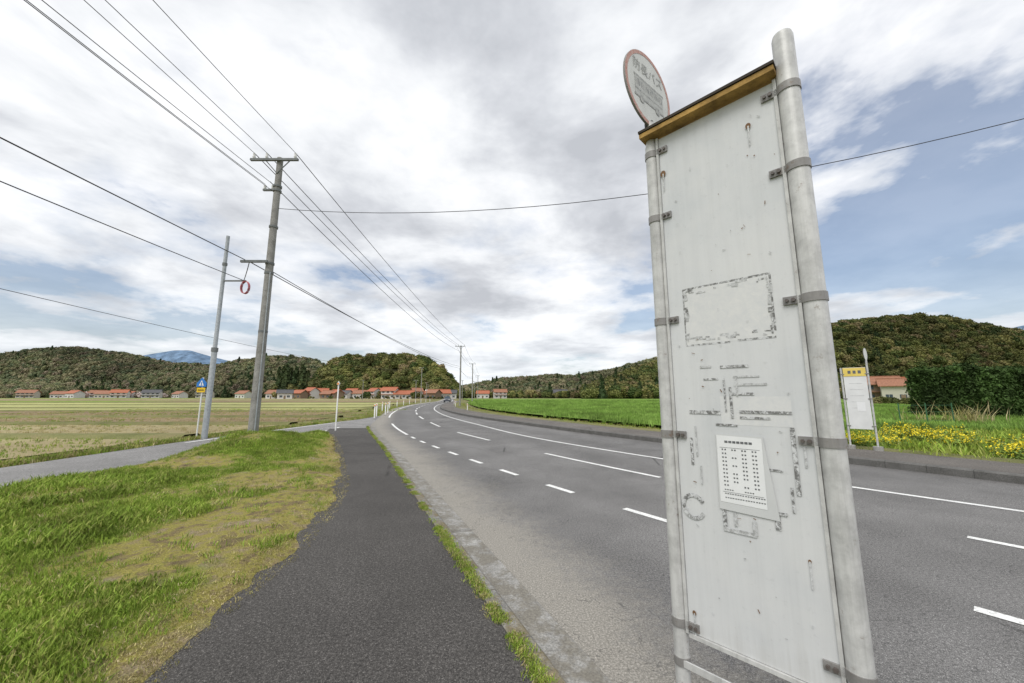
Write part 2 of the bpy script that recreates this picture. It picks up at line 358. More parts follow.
scatter('kerb_weeds',PT,rng.uniform(.03,.055,len(ky)),tuft('weed_big_tuft',M_grass,14,.8,16,.05,.9),16,.2)
P1=[]
for k in range(4500):
    y=rng.uniform(3,30); x=float(side_l(min(y,24)))-.1-abs(rng.normal(0,.35)); P1.append((x,y,-.03))
for k in range(4500):
    y=7+75*rng.random()**1.8; f=float(KR(y)); d=float(KR.d(y)); nn=math.hypot(1,d); o_=rng.uniform(2.05,4.0)
    P1.append((f+o_/nn,y-d/nn*o_,.02))
for k in range(2000):
    y=rng.uniform(30,80); P1.append((float(KL(y))-.3-abs(rng.normal(0,.6)),y,-.03))
P1=np.array(P1); s1=rng.uniform(.08,.19,len(P1))
h=rng.random(len(P1))<.6
scatter('roadside_grass',P1[h],s1[h],tuft('roadside_tuft',M_grass,12,.8,8,.05,.7),8)
scatter('roadside_grass',P1[~h],s1[~h],tuft('roadside_dry_tuft',M_dry,12,.8,9,.05,.7),9)
# ------------------------------------------------------------------ fields
M_f=[soil('field_stubble',[(.3,(.26,.21,.12)),(.6,(.36,.31,.17)),(.75,(.22,.24,.08))],.25),
     soil('field_green',[(.3,(.17,.23,.05)),(.6,(.24,.31,.07)),(.75,(.30,.29,.10))],.2),
     soil('field_brown',[(.3,(.20,.15,.09)),(.6,(.28,.21,.13)),(.75,(.22,.21,.08))],.25),
     soil('field_pale',[(.3,(.32,.32,.13)),(.6,(.42,.42,.18)),(.75,(.27,.31,.12))],.2)]
rows=[(3,13.5,0),(14.5,20,2),(20.8,27,1),(28,38,2),(39,48,3),(49,66,1),(67,90,3),(91,125,1),(126,170,3),(171,240,0),(241,330,1)]
fr=random.Random(3); bank=MB()
for i,(y0,y1,k) in enumerate(rows):
    x=-11.9 if y1<25 else float(KL(y1))-3.0
    while x>-420:
        w_=fr.uniform(25,60)*(1+y0/80); x2=x-w_
        kk=k if fr.random()<.7 else fr.randrange(4)
        b=MB(); b.add([(x2+.8,y0,0.0),(x-.4,y0,0.0),(x-.4,y1,0.0),(x2+.8,y1,0.0)],[(0,1,2,3)],M_f[kk]); b.obj('rice_field')
        x=x2
for (y0,y1,k) in rows:
    x1=-11.9 if y1<25 else float(KL(y1))-3.0
    z=.12; bank.add([(-420,y1,-.03),(x1,y1,-.03),(x1,y1+.3,z),(-420,y1+.3,z),(x1,y1+.9,z),(-420,y1+.9,z),(x1,y1+1.1,-.03),(-420,y1+1.1,-.03)],[(0,1,2,3),(3,2,4,5),(5,4,6,7)],M_ground)
bank.obj('field_bank')
P1=np.stack([rng.uniform(-45,-12,12000),3+42*rng.random(12000)**1.2,np.zeros(12000)],1)
k=fbm(P1[:,0]*.25,P1[:,1]*.4,90)>.50
scatter('field_grass',P1[k],rng.uniform(.05,.13,k.sum()),tuft('field_tuft',M_grass,12,.9,18,.06,.7),18)
scatter('field_stubble_grass',P1[~k],rng.uniform(.05,.12,(~k).sum()),tuft('stubble_tuft',M_dry,12,.9,19,.05,.7),19)
M_wf=soil('wheat_field_soil',[(.3,(.13,.21,.04)),(.6,(.18,.28,.055)),(.75,(.22,.31,.08))],.15)
yw=np.arange(15,230,3.0); fld_l=F([(y,float(KR(y))+4.9) for y in np.arange(10,240,6.)])
PP=np.zeros((len(yw),2,3)); PP[:,0,0]=fld_l(yw); PP[:,1,0]=190; PP[:,:,1]=yw[:,None]; PP[:,:,2]=.18
grid_obj('wheat_field',PP,None,M_wf)
n=20000; y=15+100*rng.random(n)**1.7; x=fld_l(y)+(30+y*.6)*rng.random(n); x=np.round(x/.35)*.35+rng.normal(0,.05,n)
scatter('wheat',np.stack([x,y,np.full(n,.12)],1),rng.uniform(.22,.36,n)*(1+y/120),tuft('wheat_tuft',M_wheat,12,.8,28,.05,.4,.6),28,.05)
# ------------------------------------------------------------------ trees
def crown(name,mat,seed,nl=520,lobes=12,leaf=.12,zs=.8):
    r=np.random.default_rng(seed); c=r.normal(size=(lobes,3)); c/=np.linalg.norm(c,axis=1)[:,None]
    c*= (r.uniform(.25,.68,lobes))[:,None]; c[:,2]=c[:,2]*zs+.35; lr=r.uniform(.3,.5,lobes)
    k=r.integers(0,lobes,nl); d=r.normal(size=(nl,3)); d/=np.linalg.norm(d,axis=1)[:,None]; d[:,2]*=.85
    Pn=c[k]+d*(lr[k]*r.uniform(.8,1.15,nl))[:,None]
    V=leafquads(Pn,leaf,seed); Fc=np.arange(len(V)).reshape(-1,4).tolist(); V=V.tolist()
    for q in range(lobes):
        b0=len(V); rr=lr[q]*.82
        for th in (.5,1.15,1.9,2.6):
            for ph in range(6):
                a=ph*math.pi/3+th; V.append([c[q][0]+rr*math.sin(th)*math.cos(a),c[q][1]+rr*math.sin(th)*math.sin(a),c[q][2]+rr*math.cos(th)])
        for i in range(3):
            for ph in range(6): Fc.append([b0+i*6+ph,b0+i*6+(ph+1)%6,b0+(i+1)*6+(ph+1)%6,b0+(i+1)*6+ph])
        Fc.append([b0+p_ for p_ in range(6)])
    b0=len(V)
    for z,rr in((-1.2,.05),(.3,.03)):
        for ph in range(5): a=ph*1.2566; V.append([rr*math.cos(a),rr*math.sin(a),z])
    for ph in range(5): Fc.append([b0+ph,b0+(ph+1)%5,b0+5+(ph+1)%5,b0+5+ph])
    return mesh_np(name,np.array(V),Fc,mat,False)
def cedar(name,mat,seed,nl=500):
    r=np.random.default_rng(seed); z=r.random(nl)**1.3*2.4-.6; rad=(1.9-z)/2.5*.62*(1+.25*np.sin(z*14)); a=r.uniform(0,6.283,nl)
    rad=np.clip(rad,.05,2)*r.uniform(.65,1.1,nl); Pn=np.stack([rad*np.cos(a),rad*np.sin(a),z],1)
    V=leafquads(Pn,.12,seed); Fc=np.arange(len(V)).reshape(-1,4).tolist(); V=V.tolist(); b0=len(V)
    for zz,rr in((-1.1,.05),(-.6,.45),(.6,.28),(1.7,.04)):
        for ph in range(6): aa=ph*1.0472; V.append([rr*math.cos(aa),rr*math.sin(aa),zz])
    for i in range(3):
        for ph in range(6): Fc.append([b0+i*6+ph,b0+i*6+(ph+1)%6,b0+(i+1)*6+(ph+1)%6,b0+(i+1)*6+ph])
    return mesh_np(name,np.array(V),Fc,mat,False)
def hill(name,ridge,W,mat,seed,rough=.12,back=1.0):
    R=np.array(ridge,float); cum=np.concatenate([[0],np.cumsum(np.hypot(np.diff(R[:,0]),np.diff(R[:,1])))]); L=cum[-1]
    def pos(t,w):
        s=np.asarray(t)*L; x=np.interp(s,cum,R[:,0]); y=np.interp(s,cum,R[:,1]); e=L*.012
        z=(np.interp(s-e,cum,R[:,2])+np.interp(s+e,cum,R[:,2])+np.interp(s,cum,R[:,2]))/3
        dd=np.hypot(x,y); dx,dy=x/dd,y/dd
        prof=np.cos(np.clip(np.abs(w),0,1)*math.pi/2)**1.5
        rn=1+rough*2.2*(fbm(s/W*1.6+50,np.asarray(w)*2.2+9,seed)-.47)*(np.abs(w)*1.3+.25)
        return np.stack([x+dx*w*W,y+dy*w*W,np.maximum(z*prof*rn,-.5)-.2],-1)
    T,Wg=np.meshgrid(np.linspace(0,1,140),np.linspace(-1,back,26),indexing='ij')
    grid_obj(name,pos(T,Wg),None,mat)
    return pos,L
def ridge(pts,s):
    out=[]
    for px,py in pts:
        u=(px-512)/370; v=(341-py)/370; out.append((u*s,s*(.989-.147*v),1.5+s*(.147+.989*v)))
    return out
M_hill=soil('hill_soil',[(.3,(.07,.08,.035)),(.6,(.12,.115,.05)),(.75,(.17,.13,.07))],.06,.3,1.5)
M_hillhaze=soil('hill_hazed',[(.3,(.14,.16,.09)),(.6,(.19,.19,.11)),(.75,(.23,.2,.13))],.01,.2,.3)  # distant slopes paled, aerial haze painted into the soil colour
M_mtn=soil('mountain_haze_blue',[(.3,(.13,.20,.30)),(.6,(.16,.24,.35)),(.75,(.18,.26,.36))],.003,.1,.02)  # blue is atmospheric haze carried by the base colour
def forest(name,pos,L,n,w0,w1,r0,r1,mat,seed,t0=0,t1=1,kinds=2,ced=.0):
    r=np.random.default_rng(seed)
    t=r.uniform(t0,t1,n); w=r.uniform(w0,w1,n); Pn=pos(t,w)
    sz=r.uniform(r0,r1,n)*(.8+.5*fbm(t*L/40,w*3,seed))
    Pn[:,2]+=sz*.35; kk=r.integers(0,kinds,n); isc=(r.random(n)<ced)&(w<-.15)&(fbm(t*L/60,w*2,seed+3)>.48)
    for k in range(kinds):
        q=(kk==k)&~isc
        if q.sum(): scatter(name,Pn[q],sz[q],crown('tree_crown',mat,seed*10+k,zs=.7+.2*k),seed+k,.10)
    if isc.sum(): scatter(name,Pn[isc],sz[isc]*1.0,cedar('cedar_tree',M_cedar,seed),seed+5,.02)
posL,LL=hill('hill',ridge([(-170,367),(-80,353),(0,360),(40,354),(70,352),(120,358),(160,367),(215,370),(270,360),(315,364),(340,382),(370,392)],700),190,M_hillhaze,3)
forest('hill_forest',posL,LL,5200,-.95,.12,4.8,8.5,M_treehaze,31,kinds=3,ced=.1)
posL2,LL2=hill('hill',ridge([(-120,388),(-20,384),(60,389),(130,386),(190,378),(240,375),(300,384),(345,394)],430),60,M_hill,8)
forest('hill_forest',posL2,LL2,1300,-.95,.1,3.2,6.0,M_treehaze,35,kinds=2,ced=.2)
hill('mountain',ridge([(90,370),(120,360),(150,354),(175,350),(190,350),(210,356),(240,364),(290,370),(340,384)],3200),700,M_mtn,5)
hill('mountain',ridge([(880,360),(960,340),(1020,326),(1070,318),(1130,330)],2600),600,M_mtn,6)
posK,LK=hill('knoll',ridge([(306,396),(318,380),(332,368),(352,362),(385,361),(420,363),(440,374),(452,388),(462,398)],330),44,M_hill,12)
forest('knoll_forest',posK,LK,520,-.82,.25,3.4,6.4,M_tree,41,.03,.97,kinds=3)
posM,LM=hill('hill',ridge([(440,397),(470,389),(500,384),(540,380),(575,380),(610,374),(640,367),(700,352),(760,350)],520),110,M_hill,14)
forest('hill_forest',posM,LM,1900,-.95,.12,4,7,M_treehaze,51,kinds=2,ced=.05)
posR,LR=hill('hill',ridge([(585,394),(610,384),(640,372),(690,362),(760,350),(830,332),(880,324),(915,321),(960,328),(1024,339),(1100,350),(1200,362)],300),95,M_hill,16)
forest('hill_forest',posR,LR,3900,-.97,.12,3.0,5.4,M_tree,61,kinds=3,ced=.1)
def treeline(name,px0,px1,s,n,r0,r1,mat,seed,ced=0,jit=6):
    r=np.random.default_rng(seed); u=(r.uniform(px0,px1,n)-512)/370; ss=s+r.uniform(-jit,jit,n)
    sz=r.uniform(r0,r1,n); Pn=np.stack([u*ss,ss*1.01,sz*.45-.1],1); isc=r.random(n)<ced
    if (~isc).sum(): scatter(name,Pn[~isc],sz[~isc],crown('tree_crown',mat,seed),seed)
    if isc.sum(): scatter(name,Pn[isc]+np.array([0,0,.4]),sz[isc]*1.3,cedar('cedar_tree',M_cedar,seed),seed+1,.02)
treeline('cedar_grove',277,309,295,34,6,9.5,M_tree,71,.6)
treeline('tree_row',455,600,320,110,2,5,M_tree,72,.03)
treeline('tree_row',590,700,230,80,1.5,4.5,M_tree,73,.0)
treeline('tree_row',845,1060,150,90,1.0,2.8,M_tree,74)
treeline('tree_row',-60,280,400,170,2,5,M_treehaze,75,.1,25)
treeline('tree_row',275,460,258,46,1.5,3.6,M_tree,79,.0,14)
treeline('cherry_tree',78,165,370,26,2.5,4.4,M_cherry,76)
treeline('cherry_tree',345,440,272,30,2.0,4.0,M_cherry,77,0,4)
treeline('shrub_row',290,455,222,50,.5,1.3,M_tree,78,0,8)
treeline('shrub_row',872,915,60,12,.5,1.1,M_tree,85,0,4)
def leafbox(name,x0,x1,y0,y1,z1,n,mat,leaf):
    r=np.random.default_rng(5)
    face=r.integers(0,10,n)
    x=r.uniform(x0,x1,n); y=r.uniform(y0,y1,n); z=r.uniform(0,z1,n)
    y=np.where(face<6,y0,y); z=np.where((face>=6)&(face<9),z1,z); x=np.where(face>=9,x0,x)
    C3=np.stack([x,y,z],1)
    C3+= (fbm(x*.9,z*1.1+y,77)[:,None]-.45)*np.array([0,-.9,.7])+r.normal(0,.07,(n,3))
    V=leafquads(C3,leaf,9); Fc=np.arange(len(V)).reshape(-1,4).tolist(); V=V.tolist(); b0=len(V)
    e=.16
    for zz in(-.1,z1-e):
        for (a,c) in((x0+e,y0+e),(x1,y0+e),(x1,y1),(x0+e,y1)): V.append([a,c,zz])
    Fc+=[[b0,b0+1,b0+5,b0+4],[b0+1,b0+2,b0+6,b0+5],[b0+2,b0+3,b0+7,b0+6],[b0+3,b0,b0+4,b0+7],[b0+4,b0+5,b0+6,b0+7]]
    return mesh_np(name,np.array(V),Fc,mat)
leafbox('hedge',26.3,46,23.2,24.6,3.2,36000,M_hedge,.09)
M_stem=foliage('flower_stems',[(.17,.26,.05),(.22,.30,.08)],1)
M_yel=simple('flower_yellow',(.85,.70,.04),.6,0,.15)
def flower(name):
    b=MB(); r=random.Random(4)
    for i in range(7):
        x,y=r.uniform(-.5,.5),r.uniform(-.5,.5); h=r.uniform(.5,1.05); tx,ty=x+r.uniform(-.15,.15),y+r.uniform(-.15,.15)
        b.tube([(x,y,0),(tx,ty,h)],.015,M_stem,3,False,False)
        for k in range(10):
            z=h*r.uniform(.05,.9); a=r.uniform(0,6.28); l=r.uniform(.14,.3); b.add([(x,y,z),(x+l*.5*math.cos(a+.4),y+l*.5*math.sin(a+.4),z+.06),(x+l*math.cos(a),y+l*math.sin(a),z),(x+l*.5*math.cos(a-.4),y+l*.5*math.sin(a-.4),z+.04)],[(0,1,2,3)],M_stem)
        for k in range(10):
            c=Vector((tx+r.gauss(0,.06),ty+r.gauss(0,.06),h+r.uniform(-.12,.08))); s=.035; a=Vector((r.gauss(0,1),r.gauss(0,1),r.gauss(0,1))).normalized()*s; c2=a.cross(Vector((r.gauss(0,1),r.gauss(0,1),1))).normalized()*s
            b.add([c-a,c-c2,c+a,c+c2],[(0,1,2,3)],M_yel)
    o=b.obj(name); S.collection.objects.unlink(o); return o
P1=[]
for k in range(1500):
    y=rng.uniform(8.4,14.5); x=float(KR(y))+3.3+8*rng.random()
    if fbm(x*1.1,y*1.2,55)>.545: P1.append((x,y,.0))
P1=np.array(P1); scatter('yellow_flowers',P1,rng.uniform(.28,.6,len(P1)),flower('flower_plant'),81,.1)
P1=np.stack([rng.uniform(8,34,6000),rng.uniform(8.5,24,6000),np.zeros(6000)],1); P1=P1[P1[:,0]>KR(P1[:,1])+2.7]
scatter('garden_weeds',P1,rng.uniform(.12,.46,len(P1)),tuft('garden_tuft',M_grass,14,.8,38,.05,.7),38)
scatter('dry_reeds',np.stack([rng.normal(21.8,.8,36),rng.normal(18.5,.5,36),np.zeros(36)],1),rng.uniform(.9,1.6,36),tuft('reed_tuft',M_dry,9,.25,48,.010,.9),48)
# ------------------------------------------------------------------ main bus stop sign
def metal(name,c,rough=.5,rust=.5):
    m=Mt(name,rough,.0,.5); p=m.obj(); n=m.noise(p,14,6,.7)
    a=m.ramp(n,[(.3,tuple(x*.66 for x in c)),(.6,c)])
    a=m.mix(.7,a,m.ramp(m.noise(m.mapv(p,(60,60,2.5)),1,5,.7),[(.3,.75),(.55,1.0)]),'MULTIPLY')
    r=m.ramp(m.noise(p,24,6,.8),[(.57+.1*(1-rust),0),(.66+.1*(1-rust),1)])
    a=m.mix(m.math('MULTIPLY',r,.65),a,(.16,.10,.06)); m.col(a); m.bump(m.noise(p,120,3,.6),.15,.002); return m.m
M_pole=metal('weathered_white_pole',(.60,.60,.585),.42,.55)
M_band=metal('galvanised_band',(.28,.27,.26),.42,1.0); M_band2=metal('band_steel',(.14,.12,.11),.4,.9)
M_black=simple('black_bolt',(.03,.03,.03),.5)
m=Mt('dirty_white_panel',.42,0,.45); p=m.obj()
st=m.noise(m.mapv(p,(30,30,1.3)),1.0,6,.7); bl=m.noise(p,3,7,.6); fn=m.noise(p,55,5,.75)
c=m.ramp(bl,[(.3,(.565,.585,.60)),(.5,(.635,.645,.65)),(.72,(.68,.685,.68))])
c=m.mix(.35,c,m.ramp(st,[(.3,.80),(.55,1.0),(.75,1.06)]),'MULTIPLY')
c=m.mix(.6,c,m.ramp(fn,[(.25,.80),(.42,1)]),'MULTIPLY')
sp=m.ramp(m.noise(p,30,6,.85),[(.675,0),(.72,1)]); c=m.mix(m.math('MULTIPLY',sp,.55),c,(.28,.26,.22))
sp=m.ramp(m.noise(p,9,6,.8),[(.65,0),(.71,1)]); c=m.mix(m.math('MULTIPLY',sp,.25),c,(.40,.37,.31))
zz_=m.sep(p)[2]  # grime towards lower edge
c=m.mix(m.math('MULTIPLY',m.ramp(m.math('ADD',zz_,m.math('MULTIPLY',st,.4)),[(.80,.45),(1.0,.0)]),1.0),c,(.42,.40,.36))
m.col(c); m.bump(bl,.15,.004); M_panel=m.m
PB=(.635,.645,.65)
def residue(name,lo,hi,col=(.17,.17,.17),base=PB,sc=75):
    m=Mt(name,.7); p=m.obj(); c=m.mix(m.ramp(m.noise(p,sc,5,.75,.5),[(lo,0),(hi,1)]),base,col); m.col(c); return m.m
M_res=residue('glue_residue_dark',.42,.56,(.17,.17,.165)); M_res2=residue('glue_residue_faint',.40,.62,(.34,.345,.34))
M_ghost=residue('sticker_ghost',.35,.7,(.70,.70,.685),(.62,.63,.635),40)
M_rust=residue('rust_spot',.2,.5,(.17,.09,.04),(.33,.27,.2))
M_ochre=simple('ochre_board',(.36,.22,.065),.8,0,.6,18,.3)
M_dark=simple('dark_edge',(.05,.04,.03),.8)
M_paper=simple('paper',(.78,.79,.79),.6,0,.04,20); M_ink=simple('faded_ink',(.14,.145,.15),.7,0,.3,60)
Lp=Vector((.567,1.373,0)); Rp=Vector((.883,1.05,0)); ax=(Rp-Lp); wP=ax.length; ex=ax.normalized(); nx=Vector((-.715,-.699,0)).normalized(); ez=Vector((0,0,1))
def PP_(a,z,o=0.0): return Lp+ax*a+ez*z+nx*o
bs=empty('bus_stop_sign',(.725,1.21,0))
b=MB()
b.tube([Lp+ez*.0,Lp+ez*2.5],.0235,M_pole,20); b.obj('pole_1',bs)
b=MB(); b.tube([Rp,Rp+ez*1.2,Rp+ez*2.655,Rp+ez*2.668],[.0295,.0295,.0295,.026],M_pole,24); b.obj('pole_2',bs)
b=MB()
for q in (Lp,Rp): b.tube([q+ez*-.05,q+ez*.10,q+ez*.12],[.12,.12,.10],M_conc,16)
b.obj('base',bs)
a0,a1=.075,.915; z0,z1=.735,2.515
b=MB(); ctr=PP_((a0+a1)/2,(z0+z1)/2,.004); hw=(a1-a0)/2*wP
b.box(ctr,ex*hw,nx*.004,ez*((z1-z0)/2),M_panel); b.obj('panel',bs,tuple(PP_(0,0,0)))
b=MB()
for aa in(a0-.012,a1+.012): b.box(PP_(aa,(z0+z1)/2,.006),ex*.0045,nx*.009,ez*((z1-z0)/2+.004),M_pole)
b.box(PP_((a0+a1)/2,z0-.008,.006),ex*hw,nx*.009,ez*.006,M_pole)
b.obj('frame',bs)
b=MB(); c0=PP_(.445,2.535,.006)
b.box(c0,ex*(.50*wP),nx*.046,ez*.009,M_ochre)
b.box(PP_(.445,2.552,.006),ex*(.505*wP),nx*.050,ez*.005,M_dark); b.obj('hood',bs)
b=MB()
def clamp(q,z,r,sgn,mat=M_band):
    b.tube([q+ez*(z-.013),q+ez*(z+.013)],r,mat,20)
    b.box(q+ex*sgn*(r+.018)+nx*.012+ez*z,ex*.022,nx*.003,ez*.012,mat)
    b.tube([q+ex*sgn*(r+.014)+nx*.012+ez*z,q+ex*sgn*(r+.014)+nx*.024+ez*z],.006,M_band2,6,True,False)
    b.tube([q+ex*sgn*(r+.030)+nx*.012+ez*z,q+ex*sgn*(r+.030)+nx*.022+ez*z],.005,M_band2,6,True,False)
for z in(2.47,2.20,1.785,1.375,.80): clamp(Rp,z,.0325,-1)
for z in(2.46,2.186,1.777,1.368,.755): clamp(Lp,z,.0265,1)
for q,r in((Lp,.0265),(Rp,.0325)): b.tube([q+ez*.625,q+ez*.65],r,M_band,20)
b.obj('clamps',bs)
b=MB(); b.box(PP_(.5,.637,.02),ex*(.47*wP),nx*.003,ez*.010,M_pole); b.obj('lower_rail',bs)
b=MB(); k=0
def mk(x0,x1,y0,y1,mt,o=None,rot=0):
    global k
    k+=1; o=.0083+.00003*k if o is None else o
    cx,cz=(x0+x1)/2,(y0+y1)/2; hx=(x1-x0)/2*wP; hz=(y1-y0)/2; cr,sr=math.cos(rot),math.sin(rot)
    vs=[]
    for i,j in((-1,-1),(1,-1),(1,1),(-1,1)):
        dx,dz=i*hx*cr-j*hz*sr,i*hx*sr+j*hz*cr; vs.append(PP_(cx,cz,o)+ex*dx+ez*dz)
    b.add(vs,[(0,1,2,3)],mt)
mk(.19,.78,1.68,1.885,M_ghost); mk(.40,.82,1.41,1.50,M_ghost); mk(.39,.68,1.145,1.20,M_ghost)
rr=random.Random(11)
for e in [(.19,.78,1.879,1.886),(.19,.50,1.675,1.681),(.55,.78,1.677,1.684),(.188,.198,1.68,1.885),(.772,.785,1.70,1.88)]: mk(*e,M_res)
for i in range(30):
    x=rr.uniform(.2,.72); z=rr.choice([1.69,1.695,1.872,1.866,1.70,1.86]); w_=rr.uniform(.01,.07); mk(x,x+w_,z,z+rr.uniform(.003,.010),rr.choice([M_res,M_res2,M_res2]),None,rr.uniform(-.12,.12))
for i in range(16):
    z=rr.uniform(1.69,1.87); x=rr.choice([.2,.205,.755,.762,.75]); mk(x,x+rr.uniform(.008,.025),z,z+rr.uniform(.01,.035),rr.choice([M_res,M_res2]),None,rr.uniform(-.2,.2))
for e in [(.42,.60,1.592,1.601),(.28,.36,1.596,1.604),(.50,.66,1.560,1.566),(.30,.40,1.555,1.561),(.50,.70,1.534,1.541),(.48,.62,1.504,1.512),(.18,.40,1.441,1.453),(.52,.82,1.447,1.456),(.52,.70,1.430,1.437),(.60,.74,1.28,1.286),(.36,.50,1.405,1.412)]: mk(*e,rr.choice([M_res,M_res,M_res2]))
for e in [(.465,.482,1.43,1.53),(.43,.442,1.45,1.56),(.17,.19,1.27,1.36),(.21,.222,1.30,1.40),(.80,.825,1.22,1.41),(.86,.872,1.30,1.36),(.77,.785,1.17,1.24),(.51,.522,1.50,1.56),(.23,.242,1.21,1.27)]: mk(*e,rr.choice([M_res,M_res2,M_res2]))
for i in range(18):
    an=i/18*6.283
    if i in(0,1,17): continue
    mk(.165+.072*math.cos(an)-.018,.165+.072*math.cos(an)+.018,1.134+.036*math.sin(an)-.006,1.134+.036*math.sin(an)+.006,M_res2 if i%4==0 else M_res,None,an+1.57)
for e in [(.36,.385,1.085,1.145),(.36,.56,1.079,1.091),(.54,.565,1.085,1.125),(.43,.45,1.10,1.14),(.67,.70,1.115,1.165),(.62,.74,1.157,1.166)]: mk(*e,rr.choice([M_res2,M_res]))
for i in range(55):
    x=rr.uniform(.1,.88); z=rr.uniform(.8,2.45); mk(x,x+rr.uniform(.006,.025),z,z+rr.uniform(.001,.004),rr.choice([M_res2,M_res2,M_rust]),None,rr.uniform(-1.5,1.5))
for (a,z,r) in [(.10,2.36,.010),(.745,2.40,.008),(.83,1.05,.004),(.12,.80,.006)]:
    k+=1; o=.0083+.00003*k; b.add([PP_(a,z,o)+ex*r*math.cos(i*.524)+ez*r*1.3*math.sin(i*.524) for i in range(12)],[tuple(range(12))],M_rust); mk(a-.005,a+.005,z-.07,z,M_res2)
b.obj('glue_residue',bs,tuple(PP_(0,0,0)))
b=MB()
b.add([PP_(.355,1.168,.0125),PP_(.635,1.166,.0125),PP_(.638,1.372,.0125),PP_(.36,1.375,.0125)],[(0,1,2,3)],M_paper)
b.add([PP_(.345,1.145,.0118),PP_(.70,1.14,.0118),PP_(.645,1.378,.0118),PP_(.355,1.38,.0118)],[(0,1,2,3)],simple('tape_film',(.60,.61,.61),.3,0,.05))
def ink(x0,x1,y0,y1): b.add([PP_(x0,y0,.0131),PP_(x1,y0,.0131),PP_(x1,y1,.0131),PP_(x0,y1,.0131)],[(0,1,2,3)],M_ink)
for i in range(15):
    z=1.352-i*.0122
    if i==0:
        for q in range(7): ink(.41+q*.025,.43+q*.025,z,z+.007)
        continue
    for j in range(4):
        x=.388+j*.062
        if rr.random()<.8 and 1<i<12:
            for q in range(2): ink(x+q*.018,x+q*.018+.010,z+.001,z+.0055)
        if i>=12 and rr.random()<.8:
            for q in range(4): ink(x+q*.015,x+q*.015+.010,z,z+.003)
for z in(1.337,1.20): ink(.376,.622,z-.0005,z+.0005)
b.obj('timetable_paper',bs)
az=math.radians(52); de=Vector((math.sin(az),math.cos(az),0)); dn=Vector((math.cos(az),-math.sin(az),0)); dc=Lp+ez*2.76
M_red=residue('faded_red_ring',.40,.66,(.45,.19,.15),(.55,.40,.36)); M_disc=simple('disc_white',(.60,.61,.58),.4,0,.15,12); M_ink2=residue('faded_disc_print',.38,.6,(.26,.27,.27),(.52,.52,.49))
def ringp(r,o,n=48): return [dc+de*r*math.cos(2*math.pi*i/n)+ez*r*math.sin(2*math.pi*i/n)+dn*o for i in range(n)]
b=MB(); n=48; R=.166
f0,f1=ringp(R,.004),ringp(R,-.004); b.add(f0,[tuple(range(n))],M_disc); b.add(f1,[tuple(range(n))[::-1]],M_disc)
b.add(f0+f1,[(i,n+i,n+(i+1)%n,(i+1)%n) for i in range(n)],M_band)
for o in(.0048,-.0048):
    p0,p1=ringp(R-.001,o),ringp(.149,o); b.add(p0+p1,[(i,(i+1)%n,n+(i+1)%n,n+i) for i in range(n)],M_red)
def dq(x0,x1,y0,y1,o=.0052,mt=M_ink2): b.add([dc+de*x0+ez*y0+dn*o,dc+de*x1+ez*y0+dn*o,dc+de*x1+ez*y1+dn*o,dc+de*x0+ez*y1+dn*o],[(0,1,2,3)],mt)
dq(-.10,.105,-.065,.02,.0050,simple('bus_print_body',(.46,.47,.45),.6,0,.2,60)); dq(-.105,.11,.02,.028); dq(-.105,.11,-.07,-.062)
for i in range(6): dq(-.092+i*.033,-.066+i*.033,-.018,.012)
dq(-.10,.10,-.04,-.034)
for cx in(-.055,.06):
    b.add([dc+de*(cx+.017*math.cos(i*.524))+ez*(-.07+.017*math.sin(i*.524))+dn*.0056 for i in range(12)],[tuple(range(12))],M_ink2)
b.obj('disc',bs)
cu=bpy.data.curves.new('disc_text','FONT'); cu.body='防長バス'; cu.size=.055; cu.align_x='CENTER'; cu.materials.append(M_ink2)
to=link(bpy.data.objects.new('disc_text',cu)); Mx=Matrix((( de.x,0,dn.x,0),(de.y,0,dn.y,0),(0,1,0,0),(0,0,0,1)))
to.matrix_world=Matrix.Translation(dc+ez*.058+dn*.0056)@Mx; to.parent=bs; to.matrix_parent_inverse=Matrix.Translation(-bs.location)
b=MB(); b.tube([Lp+ez*2.5,Lp+ez*2.53,Lp+ez*2.61],[.0235,.018,.014],M_pole,12)
b.box(Lp+ez*2.60-dn*.008,de*.02,dn*.004,ez*.03,M_black); b.tube([Lp+ez*2.61-dn*.02,Lp+ez*2.61+dn*.012],.008,M_black,6); b.tube([Lp+ez*2.545-de*.03,Lp+ez*2.545+de*.03],.008,M_black,6)
b.obj('disc_bracket',bs)
# ------------------------------------------------------------------ bus stop across the road
M_yb=simple('yellow_header',(.75,.58,.14),.5,0,.1); M_wp=simple('white_panel',(.70,.71,.70),.5,0,.1,3)
Bc=Vector((9.10,9.85,.14)); e2=Vector((.74,-.67,0)).normalized(); n2=Vector((-.67,-.74,0)).normalized()
bs2=empty('bus_stop_sign',tuple(Bc)); b=MB()
for sg in(-1,1): b.tube([Bc+e2*.26*sg,Bc+e2*.26*sg+ez*(2.12 if sg<0 else 2.3)],.022,M_pole,12)
b.obj('poles',bs2); b=MB(); b.box(Bc+ez*1.32,e2*.225,n2*.01,ez*.80,M_wp); b.obj('panel',bs2)
b=MB(); b.box(Bc+ez*2.0+n2*.016,e2*.222,n2*.003,ez*.11,M_yb)
for i in range(3): b.box(Bc+ez*2.0+e2*(-.1+.1*i)+n2*.021,e2*.03,n2*.001,ez*.04,M_ink)
b.obj('header',bs2); b=MB()
for i in range(5): b.box(Bc+ez*(1.7-.16*i)+n2*.012,e2*.13,n2*.001,ez*.004,M_res2)
b.box(Bc+ez*1.1+e2*.05+n2*.013,e2*.08,n2*.001,ez*.12,M_paper); b.obj('notices',bs2)
b=MB(); dcc=Bc+e2*.26+ez*2.46; pe=Vector((.82,.57,0)); pn=Vector((.57,-.82,0)); n=24
